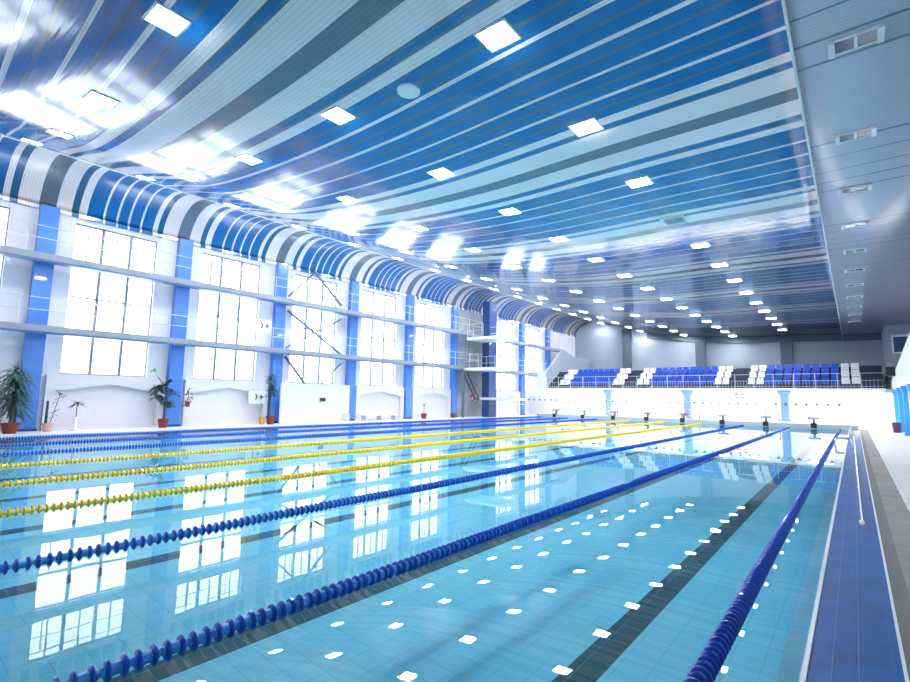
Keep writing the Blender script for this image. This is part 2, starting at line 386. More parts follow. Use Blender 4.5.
# basin and water
bm = nb()
def quad(bm, *c): bm.faces.new([bm.verts.new(q) for q in c])
BED = [(.02, -.96), (-1.69, -.88), (-4.19, -.72), (-6.69, -.59), (-9.19, -.5), (-14, -.44), (PL-.2, -.44)]     # bed raised towards the windows: the water's refraction is put into its shape
a_ = [bm.verts.new((x, PN-.2, z)) for x, z in BED]; b_ = [bm.verts.new((x, PE+.01, z)) for x, z in BED]
for i in range(len(BED)-1): bm.faces.new((a_[i], a_[i+1], b_[i+1], b_[i]))
struct(obj('pool_floor', bm, M['basin']))
ZB = -1.1
bm = nb()
box(bm, PL-.2, PN, ZB, PL, PE, -.02); box(bm, -.0, PN, ZB, .02, PE, -.09); box(bm, PL, PN-.2, ZB, 0, PN, -.02); box(bm, PL, PE-.02, ZB, 0, PE, -.03)
struct(obj('pool_basin', bm, M['basin_wall']))
bm = nb(); box(bm, -.2, PN, ZB, 0, PE-.02, -.3); struct(obj('pool_ledge', bm, M['ledge']))
bm = nb(); quad(bm, (PL, PN, -.012), (-.02, PN, -.012), (-.02, PE-.02, -.012), (PL, PE-.02, -.012)); struct(obj('pool_water', bm, M['water']))

# ------------------------------------------------------------------ blue columns of the window wall
for i, y in enumerate(COLY):
    if y < -6 : continue
    n = i-4
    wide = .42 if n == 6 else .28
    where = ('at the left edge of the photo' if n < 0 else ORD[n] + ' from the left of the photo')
    lab = ('blue pilaster in painted shade behind the diving tower' if n == 6 else 'tall glossy blue pilaster of the window wall, ' + where)
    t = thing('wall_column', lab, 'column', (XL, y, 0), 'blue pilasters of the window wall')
    bm = nb(); box(bm, 0, -wide, 0.05, .3, wide, 8.4); part('shaft', bm, M['blue_dark'] if n == 6 else M['blue_col'], t)  # pilaster by the windowless bay: its shade is painted as darker blue
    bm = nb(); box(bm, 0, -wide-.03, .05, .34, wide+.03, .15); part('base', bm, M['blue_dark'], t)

# maintenance walkways with railings
for zi, (z, nm) in enumerate(((3.62, 'lower'), (6.24, 'upper'))):
    t = thing('maintenance_walkway', 'long grey %s walkway running across the tall windows' % nm, 'walkway', (XL, 0, z))
    yend = 45.0 if zi else 42.5
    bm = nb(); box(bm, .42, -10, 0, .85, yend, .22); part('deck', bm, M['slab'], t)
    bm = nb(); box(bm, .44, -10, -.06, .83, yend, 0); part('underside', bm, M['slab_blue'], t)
    for hh in (.55, 1.0):
        bm = nb(); tube(bm, (.8, -10, .22+hh), (.8, yend, .22+hh), .018, 6); part('rail', bm, M['rail'], t)
    y = -9.5
    while y < yend:
        bm = nb(); tube(bm, (.8, y, .22), (.8, y, 1.22), .02, 6); part('post', bm, M['rail'], t); y += 1.62

# diagonal bracing in the third bay
XB = -22.79
t = thing('cross_bracing', 'dark steel diagonal bracing across the third window bay', 'bracing', (XB, 16, 0))
for a, b, r in (((15.85, 8.35), (14.26, 6.7), .045), ((15.85, 8.35), (17.75, 6.75), .07), ((14.26, 5.95), (17.9, 3.85), .07), ((14.26, 3.95), (17.8, 5.95), .045),
                ((14.26, 3.5), (15.6, 2.05), .07), ((16.5, 2.05), (17.95, 3.4), .045)):
    bm = nb(); tube(bm, (0, a[0]-16, a[1]), (0, b[0]-16, b[1]), r, 8); part('strut', bm, M['brace'], t)

# white screen in front of the bay
t = thing('screen_wall', 'tall plain white screen standing below the braced windows', 'screen', (-22.25, 16, .05))
bm = nb(); box(bm, -.06, -2.2, 0, .06, 2.15, 2.05); part('panel', bm, M['wall'], t)
for s in (-2.0, 1.95):
    bm = nb(); box(bm, -.25, s-.04, 0, .25, s+.04, .08); part('foot', bm, M['white'], t)
bm = nb(); box(bm, 0, -.16, -.09, .05, .16, .09); box(bm, .05, -.13, -.06, .06, .13, .06)
tag(obj('wall_clock', bm, M['dark'], loc=(-22.18, 16.3, 1.27)), 'small dark oblong clock fixed on the white screen', 'clock')

# ------------------------------------------------------------------ ceiling lamps
def lamp_proto():
    t = thing('ceiling_light', 'x', 'ceiling light', (0, 0, 0), 'lit square ceiling panels')
    bm = nb(); ring = [(-.32, -.28), (.32, -.28), (.32, .28), (-.32, .28)]
    for x0, y0, x1, y1 in ((-.29, -.26, .29, -.22), (-.29, .22, .29, .26), (-.29, -.22, -.25, .22), (.25, -.22, .29, .22)): box(bm, x0, y0, -.012, x1, y1, .02)
    part('frame', bm, M['white'], t)
    bm = nb(); box(bm, -.25, -.22, -.01, .25, .22, .0); part('diffuser', bm, M['lamp'], t)
    return t
proto = lamp_proto(); used = False
rows = [('fourth', 'row nearest the right soffit', -3.66, 5.81, 13, (3,)), ('x', 'second row from the right soffit', -7.58, 2.53, 15, ()), ('x', 'middle row of the ceiling', -11.61, 2.74, 15, ()),
        ('x', 'second row from the windows', -15.6, 2.84, 15, ()), ('x', 'row along the window cove', -19.6, 2.9, 15, ())]
for _, rn, x, ya, n, skip in rows:
    k = 0
    for i in range(n):
        if i in skip: continue
        y = ya + 3.25*i; z0 = ceil_z(x); sl = math.atan2(ceil_z(x+.3)-ceil_z(x-.3), .6)
        lab = 'lit ceiling panel, %s from the camera in the %s' % (ORD[k], rn)
        k += 1
        if not used:
            proto.location = (x, y, z0-.012); proto.rotation_euler = (0, -sl, 0); proto['label'] = lab; used = True
        else: dup(proto, (x, y, z0-.012), lab, (0, -sl, 0))
# round vent, hatch and dark panel
t = thing('round_vent', 'round white ceiling vent beside the nearest lit panels', 'vent', (-5.78, 6.0, ceil_z(-5.78)-.0), rot=(0, 0, 0))
bm = nb(); lathe(bm, [(.13, -.05), (.21, -.05), (.22, -.02), (.22, 0), (.13, 0)], 24); part('rim', bm, M['white'], t, smooth=False)
bm = nb()
for r in (.03, .07, .11): lathe(bm, [(r-.012, -.045), (r+.012, -.045), (r+.012, -.02), (r-.012, -.02)], 20)
part('grille', bm, M['slab'], t)
for (x, y, sx, sy, lab) in ((-3.7, 15.6, .34, .3, 'dark open ceiling hatch with white frame in the right lamp row'), (-13.9, 6.1, .5, .2, 'narrow grey ceiling hatch in the glare near the windows')):
    t = thing('ceiling_hatch', lab, 'hatch', (x, y, ceil_z(x)-.02), rot=(0, -math.atan2(ceil_z(x+.3)-ceil_z(x-.3), .6), 0))
    bm = nb()
    for x0, y0, x1, y1 in ((-sx, -sy, sx, -sy+.05), (-sx, sy-.05, sx, sy), (-sx, -sy+.05, -sx+.05, sy-.05), (sx-.05, -sy+.05, sx, sy-.05)): box(bm, x0, y0, -.03, x1, y1, .03)
    part('frame', bm, M['white'], t)
    bm = nb(); box(bm, -sx+.05, -sy+.05, -.01, sx-.05, sy-.05, .02); part('cover', bm, M['lamp_off'], t)
# unlit twin lamps in the soffit
def soffit_proto():
    t = thing('soffit_light', 'x', 'ceiling light', (0, 0, 0), 'unlit twin lamps in the grey soffit')
    bm = nb()
    box(bm, -.33, -.2, -.06, -.25, .2, .0); box(bm, .25, -.2, -.06, .33, .2, .0); box(bm, -.02, -.17, -.05, .02, .17, 0)
    box(bm, -.25, .16, -.03, .25, .2, 0); box(bm, -.25, -.2, -.03, .25, -.16, 0)
    part('housing', bm, M['white'], t)
    for s in (-1, 1):
        bm = nb(); box(bm, *((-.25, -.16, -.02, -.02, .16, -.005) if s < 0 else (.02, -.16, -.02, .25, .16, -.005))); part('lens', bm, M['lamp_off'], t)
    return t
sp_ = soffit_proto(); ys_ = [9.05, 12.4] + [12.4+3.25*i for i in range(1, 10)]
for i, y in enumerate(ys_):
    lab = 'unlit twin-lens lamp in the shaded soffit, %s from the camera' % ORD[i]
    if i == 0: sp_.location = (.65, y, 6.98); sp_['label'] = lab
    else: dup(sp_, (.65, y, 6.98), lab)

# ------------------------------------------------------------------ lane ropes
def float_bm():
    bm = nb()
    # one float: slim hub with two finned discs
    lathe(bm, [(.022, -.070), (.026, -.064), (.028, -.056), (.052, -.050), (.060, -.040), (.056, -.030), (.034, -.024), (.034, .024), (.056, .030), (.060, .040), (.052, .050), (.028, .056), (.026, .064), (.022, .070)], 16, 'y')
    bmesh.ops.recalc_face_normals(bm, faces=bm.faces)
    me = bpy.data.meshes.new('float'); bm.to_mesh(me); bm.free(); 
    for p_ in me.polygons:
        rad = max(math.hypot(me.vertices[i].co.x, me.vertices[i].co.z) for i in p_.vertices)
        p_.material_index = 0 if rad > .04 else 1
    return me
fm = float_bm()
hubs = [mat('float_hub_light_blue', (.03, .3, .8), .3), mat('float_hub_pale_yellow', (.95, .8, .2), .3)]
names = ['royal blue lane rope nearest the right pool edge', 'royal blue lane rope, second from the right pool edge', 'blue lane rope between the yellow ropes and the near blue pair',
         'yellow lane rope nearest the camera', 'middle one of the three yellow lane ropes', 'yellow lane rope farthest from the camera',
         'blue lane rope just beyond the yellow ropes', 'second blue lane rope beyond the yellow ones', 'blue lane rope nearest the window side deck']
for k in range(9):
    x = -.437 - 2.5*k
    me = fm.copy(); me.materials.append(M['rope_yellow'] if k in (3, 4, 5) else (M['rope_blue'] if k else M['rope_navy'])); me.materials.append(hubs[1] if k in (3, 4, 5) else hubs[0])
    t = thing('lane_rope', names[k], 'lane rope', (x, 0, .0), 'lane ropes on the pool')
    bm = nb(); tube(bm, (0, PN, 0), (0, PE, 0), .008, 6); part('cable', bm, M['cable'], t)
    PT = .15
    y = .6 + .3*k*.6
    if k == 0: y = 1.6
    yl = []
    yy = y
    while yy < PE-.1: yl.append(yy); yy += PT
    for yy in yl[:100]:
        o = bpy.data.objects.new('float', me); COL.objects.link(o); o.parent = t
        o.location = (0, yy, .012*math.sin(yy*1.3+k)*.4)
    bm = nb(); y2 = y-PT; rest = yl[100:]
    while y2 > PN+.1: rest.append(y2); y2 -= PT
    prof = [(.028, -.062), (.056, -.040), (.058, -.030), (.032, -.012), (.032, .012), (.058, .030), (.056, .040), (.028, .062)]
    for yy in rest: lathe(bm, prof, 10, 'y', (0, yy, 0))
    o = part('float_row', bm, me.materials[0], t, stuff=True)

# ------------------------------------------------------------------ starting blocks
def start_block(i):
    x = -.437-1.25-2.5*i
    t = thing('starting_block', 'white starting block with dark number box, %s from the right' % ORD[i], 'starting block', (x, PE+.05, .26), 'starting blocks at the far end')
    bm = nb(); box(bm, -.16, .1, 0, .16, .5, .03); part('base', bm, M['steel'], t)
    bm = nb(); box(bm, -.06, .2, .03, .06, .4, .3); part('pedestal', bm, M['beam'], t)
    bm = nb()
    v = [bm.verts.new(c) for c in ((-.3, -.05, .28), (.3, -.05, .28), (.3, .6, .36), (-.3, .6, .36), (-.3, -.05, .33), (.3, -.05, .33), (.3, .6, .41), (-.3, .6, .41))]
    for f in ((3,2,1,0),(4,5,6,7),(0,1,5,4),(1,2,6,5),(2,3,7,6),(3,0,4,7)): bm.faces.new([v[q] for q in f])
    part('platform', bm, M['beam'], t)
    bm = nb(); box(bm, -.15, -.11, -.24, .15, -.075, .06); part('number_plate', bm, M['dark'], t)
    bm = nb(); tube(bm, (-.22, -.04, .22), (.22, -.04, .22), .015, 6); tube(bm, (-.22, -.04, .22), (-.22, 0, .3), .012, 6); tube(bm, (.22, -.04, .22), (.22, 0, .3), .012, 6); part('handgrip', bm, M['steel'], t)
for i in range(8): start_block(i)

# backstroke flags
t = thing('flag_line', 'line of small dark pennants strung across the far end of the pool', 'flag line', (0, 32.3, 1.5))
bm = nb(); tube(bm, (.1, 0, .02), (-10, 0, -.03), .008, 5); tube(bm, (-10, 0, -.03), (-21.3, 0, .02), .008, 5); part('rope', bm, M['rail'], t)
x = -.3
i = 0
while x > -20.6:
    if i % 9 not in (7,):
        bm = nb(); zz = .02-.05*(1-abs(x+10)/11)
        v = [bm.verts.new(c) for c in ((x-.11, -.004, zz), (x+.11, -.004, zz), (x, -.004, zz-.17), (x-.11, .004, zz), (x+.11, .004, zz), (x, .004, zz-.17))]
        for f in ((0, 1, 2), (5, 4, 3), (0, 3, 4, 1), (1, 4, 5, 2), (2, 5, 3, 0)): bm.faces.new([v[q] for q in f])
        part('pennant', bm, M['beam'] , t)
    x -= .46; i += 1
for x, lab in ((.1, 'thin white pole at the right pool edge carrying the flag line'), (-21.3, 'thin white pole on the window side carrying the flag line')):
    t = thing('flag_pole', lab, 'pole', (x, 32.3, 0 if x > 0 else .05))
    bm = nb(); tube(bm, (0, 0, 0), (0, 0, 2.12 if x > 0 else 1.6), .03, 8); part('pole', bm, M['rail'], t)
    bm = nb(); lathe(bm, [(.12, 0), (.12, .03), (.04, .06)], 12); part('base', bm, M['rail'], t)

# ------------------------------------------------------------------ spectators' stand
TZ = 2.36; TY = 39.8; TX0, TX1 = -21.28, 1.84
t = thing('grandstand', 'stepped spectators\u2019 stand above the far end of the pool'.replace('\u2019', ''), 'grandstand', (0, TY, TZ))
bm = nb(); box(bm, TX0, 0, 0, TX1, 9.3, .14); part('slab', bm, M['wall_under'], t)
for r in range(3):
    bm = nb(); box(bm, TX0, .75+.85*r, .14, TX1, 1.6+.85*r if r < 2 else 9.3, .14+.5*(r+1)); part('tier', bm, M['navy'], t)
bm = nb(); box(bm, TX0, -.06, 0, TX1, 0, .10); part('fascia', bm, M['white'], t)
AIS = [(-21.3, -20.35), (-14.35, -13.45), (-6.55, -5.6), (.75, 1.85)]
for a, b in AIS:
    bm = nb()
    for s in range(6): box(bm, a+.05, .4+.42*s, .14, b-.05, .82+.42*s, .2+.25*(s+1))
    part('stair', bm, M['navy'], t)
# wall and ceiling lamps under the stand
bm = nb(); box(bm, XL, 41.5, .05, 2.25, 41.7, TZ); struct(obj('wall_under_stand', bm, M['wall_under']))
bm = nb(); box(bm, XL, TY-.1, .05, -21.3, TY+.1, 4.0); struct(obj('wall_stand_end', bm, M['wall']))
bm = nb(); box(bm, 1.85, 41.5, 2.3, 2.25, 45, 2.5); box(bm, 2.25, 41.5, 0, 5.2, 41.7, 2.44); struct(obj('wall_under_gallery', bm, M['wall_under']))
bm = nb(); prism_x(bm, [(0, TZ-2.36), (0, 1.55), (3.4, 3.95), (6.0, 3.35), (9.65, 3.35), (9.65, 0)], -21.5, -21.3)
o = struct(obj('wall_stand_side', bm, M['wall_grey'], loc=(0, TY, TZ)))
for i, x in enumerate((-19.5, -17.4, -13.6, -11.3, -7.6, -5.2, -1.6, .6)):
    t = thing('strip_light', 'strip lamp under the grandstand, %s from the left' % ORD[i], 'ceiling light', (x, 40.6, TZ), 'strip lamps under the stand')
    bm = nb(); box(bm, -.7, -.1, -.03, .7, .1, 0); part('housing', bm, M['white'], t)
    bm = nb(); box(bm, -.65, -.07, -.05, .65, .07, -.03); part('tube', bm, M['tube'], t)
def blue_post(name, lab, x, y, z0, z1, w, m, grp, flare=.14):
    t = thing(name, lab, 'column', (x, y, z0), grp)
    h = z1-z0
    bm = nb(); box(bm, -w/2, -w/2, .12, w/2, w/2, h-.28); part('shaft', bm, m, t)
    bm = nb(); c = w/2+flare; box(bm, -c, -c, h-.16, c, c, h)
    v = [bm.verts.new(q) for q in ((-w/2, -w/2, h-.34), (w/2, -w/2, h-.34), (w/2, w/2, h-.34), (-w/2, w/2, h-.34), (-c, -c, h-.16), (c, -c, h-.16), (c, c, h-.16), (-c, c, h-.16))]
    for f in ((3,2,1,0),(0,1,5,4),(1,2,6,5),(2,3,7,6),(3,0,4,7),(4,5,6,7)): bm.faces.new([v[q] for q in f])
    part('capital', bm, m, t)
    bm = nb(); box(bm, -w/2-.06, -w/2-.06, 0, w/2+.06, w/2+.06, .12); part('base', bm, m, t)
for x, s in ((-15.6, 'left'), (-9.5, 'middle'), (-3.35, 'right')):
    blue_post('stand_column', 'pale blue square column carrying the stand, %s of the three' % s, x, 40.1, .26, TZ-.005, .46, M['blue_pale'], 'columns under the stand')
# seats
def seat_proto(m):
    t = thing('stadium_seat', 'x', 'seat', (0, 0, 0), 'plastic seats on the stand')
    bm = nb(); box(bm, -.21, 0, .30, .21, .36, .36); part('seat_pan', bm, m, t)
    bm = nb()
    prof = [(.34, .34), (.40, .34), (.46, .66), (.44, .74), (.38, .74), (.37, .6)]
    prism_x(bm, prof, -.21, .21); bmesh.ops.bevel(bm, geom=[e for e in bm.edges], offset=.015, segments=1, affect='EDGES'); part('backrest', bm, m, t)
    bm = nb(); box(bm, -.05, .15, 0, .05, .34, .30); part('bracket', bm, M['dark'], t)
    return t
protos = {'b': seat_proto(M['seat_blue']), 'w': seat_proto(M['seat_white'])}; pused = {'b': False, 'w': False}
blocks = [('left', -20.3, -14.4, 'ww' + 'b'*8 + 'ww'), ('middle', -13.4, -6.65, 'ww' + 'b'*9 + 'ww'), ('right', -5.55, .75, 'ww' + 'b'*8 + 'ww')]
for r, rn in enumerate(('front', 'middle', 'back')):
    for bn, xa, xb, pat in blocks:
        p_ = (xb-xa)/len(pat)
        for i, c in enumerate(pat):
            loc = (xa + p_*(i+.5), TY + .2 + .85*r + (.15 if r == 0 else .1), TZ + .14 + .5*r)
            lab = '%s plastic seat, %s from left, %s row of the %s block' % ('blue' if c == 'b' else 'white', ORD[i], rn, bn)
            if not pused[c]: protos[c].location = loc; protos[c]['label'] = lab; pused[c] = True
            else: dup(protos[c], loc, lab)
# front railing
t = thing('stand_railing', 'pale balustrade along the front edge of the stand', 'railing', (0, TY+.05, TZ+.14))
for z in (.95, .5, .12):
    bm = nb(); tube(bm, (TX0, 0, z), (TX1, 0, z), .018 if z > .9 else .012, 6); part('rail', bm, M['rail'], t)
x = TX0+.03
while x <= TX1+.01:
    bm = nb(); tube(bm, (x, 0, 0), (x, 0, .95), .022, 6); part('post', bm, M['rail'], t); x += 1.156
bm = nb(); x = TX0+.2
while x < TX1:
    box(bm, x-.006, -.006, 0, x+.006, .006, .5); x += .19
part('balusters', bm, M['rail'], t, stuff=True)
# columns against the back wall
for x, s in ((-17.3, 'left'), (-10.45, 'middle'), (-3.85, 'right')):
    bm = nb(); box(bm, -.42, -.35, 0, .42, 0, ceil_z(x)-3.4-.05)
    tag(obj('back_wall_column', bm, M['beam'], loc=(x, Y1, 3.4)), 'dark slate column on the back wall above the seats, %s of the three' % s, 'column', 'back wall columns')

# ------------------------------------------------------------------ gallery on the right
bm = nb(); prism_x(bm, [(Y0, 2.6), (41.5, 2.6), (41.5, 2.98), (29.7, 4.1), (18, 5.2), (Y0, 5.2)], 2.2, 2.42); struct(obj('wall_gallery', bm, M['wall_under']))
bm = nb(); box(bm, 2.2, Y0, 2.45, 5.2, 41.5, 2.6); struct(obj('ceiling_gallery', bm, M['wall_under']))
for i, y in enumerate((40.6, 36.8, 33.2, 29.6)):
    blue_post('gallery_column', 'bright blue square column under the right gallery, %s from the far end' % ORD[i], 2.32, y, 0, 2.445, .2, M['blue_bright'], 'columns under the right gallery', .05)
for i, y in enumerate((39, 34, 29, 22)):
    t = thing('strip_light', 'strip lamp under the right gallery, %s from the far end' % ORD[i], 'ceiling light', (3.7, y, 2.45), 'strip lamps under the gallery')
    bm = nb(); box(bm, -.1, -.7, -.03, .1, .7, 0); part('housing', bm, M['white'], t)
    bm = nb(); box(bm, -.07, -.65, -.05, .07, .65, -.03); part('tube', bm, M['tube'], t)
t = thing('loudspeaker', 'black loudspeaker hung on the white gallery parapet', 'loudspeaker', (2.0, 36.5, 3.1))
bm = nb(); box(bm, -.2, -.25, 0, .17, .25, .5); part('cabinet', bm, M['dark'], t)
bm = nb(); box(bm, .17, -.05, .2, .22, .05, .3); part('bracket', bm, M['steel'], t)
bm = nb(); lathe(bm, [(.15, 0), (.12, .02), (.04, .03)], 16, 'y', (0, -.28, .22)); part('cone', bm, M['dark'], t)
t = thing('waste_bin', 'dark plum waste bin between the blue gallery columns', 'bin', (2.05, 36.2, 0))
bm = nb(); lathe(bm, [(.17, 0), (.21, .5), (.19, .5), (.16, .03)], 16); part('bin_body', bm, M['purple'], t)
bm = nb(); lathe(bm, [(.22, .5), (.22, .54), (.08, .58)], 16); part('lid', bm, M['dark'], t)

# ------------------------------------------------------------------ diving tower at the window side
t = thing('diving_tower', 'diving tower with three pale platforms beside the windows', 'diving tower', (-22.0, 30, .05))
bm = nb(); box(bm, -.12, 1.0, 0, .55, 2.0, 9.0); part('pillar', bm, M['blue_dark'], t)
for (ya, yb, z, L, nm) in ((-1.0, 1.2, 5.75, 3.0, 'upper'), (-1.3, .9, 3.45, 2.6, 'middle'), (.6, 2.3, 1.3, 3.0, 'lower')):
    bm = nb(); box(bm, -.12, ya, z, L, yb, z+.2); p_ = part('platform', bm, M['white'] , t, 'pale %s diving platform' % nm)
    if z > 2:
        bm = nb()
        for y in (ya+.04, yb-.04):
            for h in (.5, 1.0): tube(bm, (-.1, y, z+.2+h), (L*.45, y, z+.2+h), .02, 6)
            for x in (-.1, L*.15, L*.45): tube(bm, (x, y, z+.2), (x, y, z+1.2), .02, 6)
        obj('guard_rail', bm, M['rail'], p_)
bm = nb(); box(bm, 1.4, 1.2, 1.02, 3.3, 1.6, 1.06); part('springboard', bm, M['white'], t)
for (y, za, zb, x0, x1) in ((-1.5, 1.6, 3.5, -.6, -.25), ):
    for s in (0, .5):
        bm = nb(); tube(bm, (.3, y+s+1.1, za-.3), (-.1, y+s-.1, zb), .05, 8); part('stringer', bm, M['dark'], t)
    bm = nb()
    for k in range(9):
        f = k/8; box(bm, .3-.4*f-.08, y+1.1-1.2*f, za-.3+(zb-za+.3)*f, .3-.4*f+.08, y+1.6-1.2*f, za-.28+(zb-za+.3)*f)
    part('stair_treads', bm, M['beam'], t)
bm = nb()
for y in (-1.35, -.95): tube(bm, (0, y, 3.6), (0, y, 5.8), .03, 6)
for k in range(9): tube(bm, (0, -1.35, 3.7+.25*k), (0, -.95, 3.7+.25*k), .018, 6)
part('ladder', bm, M['beam'], t)
bm = nb(); box(bm, -.12, -1.6, 3.2, .3, -1.2, 3.3); box(bm, -.1, -1.55, 0, .05, -1.4, 3.4); part('support_frame', bm, M['beam'], t)

# lifebuoys, pots and small things by the window wall
def buoy(x, y, z, lab):
    t = thing('lifebuoy', lab, 'lifebuoy', (x, y, z))
    bm = nb(); n = 20
    rings = []
    for i in range(n):
        a = i*math.tau/n; ring = []
        for j in range(8):
            b = j*math.tau/8; r = .26+.07*math.cos(b); ring.append(bm.verts.new((.07*math.sin(b), r*math.cos(a), r*math.sin(a))))
        rings.append(ring)
    for i in range(n):
        for j in range(8): bm.faces.new((rings[i][j], rings[(i+1) % n][j], rings[(i+1) % n][(j+1) % 8], rings[i][(j+1) % 8]))
    part('ring', bm, M['red'], t, smooth=True)
    bm = nb()
    for i in range(4):
        a = i*math.tau/4+.4; box(bm, -.08, .26*math.cos(a)-.06, .26*math.sin(a)-.06, .08, .26*math.cos(a)+.06, .26*math.sin(a)+.06)
    part('band', bm, M['white'], t)
buoy(XL+.14, 30.9, 1.55, 'red lifebuoy hung on the grey wall under the diving tower')

def leaf(bm, o, d, L, w, droop, n=5):
    d = Vector(d).normalized(); s = d.cross(Vector((0, 0, 1)))
    if s.length < .05: s = Vector((1, 0, 0))
    s.normalize(); p_ = Vector(o); prev = None
    for i in range(n+1):
        f = i/n; ww = w*math.sin(math.pi*min(1, .12+f*.88))**.8 if i < n else .002
        q = p_ + d*L*f + Vector((0, 0, -droop*L*f*f))
        a, c, b = bm.verts.new(q - s*ww/2), bm.verts.new(q + Vector((0, 0, -.12*ww))), bm.verts.new(q + s*ww/2)
        if prev:
            bm.faces.new((prev[0], prev[1], c, a)); bm.faces.new((prev[1], prev[2], b, c))
        prev = (a, c, b)
def pot(t, r, h, m, lab=None):
    bm = nb(); lathe(bm, [(r*.72, 0), (r, h*.85), (r*1.08, h*.85), (r*1.08, h), (r*.9, h), (r*.85, h*.9)], 16); part('pot', bm, M[m], t, lab)
rnd = random.Random(3)
def sphere_dir(lo=-.2, hi=1):
    a = rnd.random()*math.tau; z = lo+(hi-lo)*rnd.random(); r = math.sqrt(max(0, 1-z*z)); return (r*math.cos(a), r*math.sin(a), z)
# large dracaena
t = thing('potted_dracaena', 'tall bushy potted plant in dark red pot left of the first blue column', 'potted plant', (-21.85, 3.55, .05))
pot(t, .24, .36, 'pot')
bm = nb(); tube(bm, (0, 0, .3), (.02, .05, 2.1), .035, 8, .025); tube(bm, (.05, -.05, .3), (.15, .15, 1.6), .03, 8); tube(bm, (-.04, .03, .3), (-.1, -.2, 1.3), .03, 8); part('trunk', bm, M['trunk'], t)
bm = nb()
for i in range(230):
    z = .55+1.6*rnd.random()**.8; d = sphere_dir(-.1, .7); leaf(bm, (.05*d[0], .05*d[1], z), d, .5+.2*rnd.random(), .07, .75)
for i in range(14): leaf(bm, (0, 0, 2.15), sphere_dir(.4, 1), .35, .05, .4)
part('foliage', bm, M['leaf'], t, stuff=True)
# thin cactus in pink pot
t = thing('potted_cactus', 'slim dark stem with sparse leaves in a pink pot', 'potted plant', (-22.2, 4.62, .05))
pot(t, .17, .3, 'pot_pink')
bm = nb(); tube(bm, (-.03, -.06, .25), (-.03, -.06, 1.1), .045, 8, .035); part('stem', bm, M['leaf'], t)
bm = nb(); tube(bm, (.04, .03, .25), (.1, .25, 1.35), .012, 6); tube(bm, (.1, .25, 1.35), (.05, .1, 1.5), .012, 6); part('branch', bm, M['trunk'], t)
bm = nb()
for i in range(14):
    f = .2+.8*rnd.random(); leaf(bm, (.04+.06*f, .03+.22*f, .25+1.1*f), sphere_dir(-.3, .7), .2, .09, .3)
part('foliage', bm, M['leaf'], t, stuff=True)
# small palm on white stand
t = thing('potted_palm', 'small palm with a rosette of leaves on a slim white stand', 'potted plant', (-22.2, 5.42, .05))
bm = nb(); lathe(bm, [(.16, 0), (.16, .05), (.05, .1), (.04, .4), (.12, .5)], 14); part('stand', bm, M['white'], t)
bm = nb(); tube(bm, (0, 0, .45), (.02, .0, .98), .018, 6); part('trunk', bm, M['trunk'], t)
bm = nb()
for i in range(26): leaf(bm, (.02, 0, .98), sphere_dir(-.1, .8), .34, .06, .5)
part('foliage', bm, M['leaf'], t, stuff=True)
# rubber plant
t = thing('potted_rubber_plant', 'tall leggy plant with big dark leaves beside the second blue column', 'potted plant', (-22.2, 8.42, .05))
pot(t, .2, .36, 'pot')
bm = nb(); path(bm, [(0, 0, .3), (.03, .05, .9), (0, .12, 1.4), (0, -.1, 1.8), (0, -.35, 2.1)], .02, 6); part('stem', bm, M['trunk'], t)
bm = nb()
for c, n_, L, wv in (((0, -.25, 1.65), 22, .45, .2), ((0, .1, 1.0), 9, .34, .26), ((0, .15, 1.9), 10, .35, .16), ((0, .3, 1.5), 10, .35, .16), ((0, -.35, 1.3), 9, .38, .2)):
    for i in range(n_): leaf(bm, (c[0]+.1*rnd.random(), c[1]+.2*(rnd.random()-.5), c[2]+.2*(rnd.random()-.5)), sphere_dir(-.4, .7), L, wv, .4)
part('foliage', bm, M['leaf'], t, stuff=True)
bm = nb()
for i in range(9): leaf(bm, (0, -.5, 2.35), sphere_dir(-.3, .8), .2, .13, .2)
tube(bm, (0, -.35, 2.1), (0, -.5, 2.35), .012, 6)
part('new_growth', bm, M['leaf_light'], t, 'bright green young leaves', stuff=True)
# hanging plant on column
t = thing('wall_planter', 'small plant in a dark pot fixed beside the second blue column', 'potted plant', (-22.4, 9.42, .9))
pot(t, .1, .24, 'pot')
bm = nb(); box(bm, -.6, -.02, .05, -.05, .02, .08); part('bracket', bm, M['beam'], t)
bm = nb()
for i in range(22): leaf(bm, (0, 0, .22+.5*rnd.random()), sphere_dir(-.1, 1), .3, .07, .5)
tube(bm, (0, 0, .2), (0, 0, .75), .01, 5)
part('foliage', bm, M['leaf'], t, stuff=True)
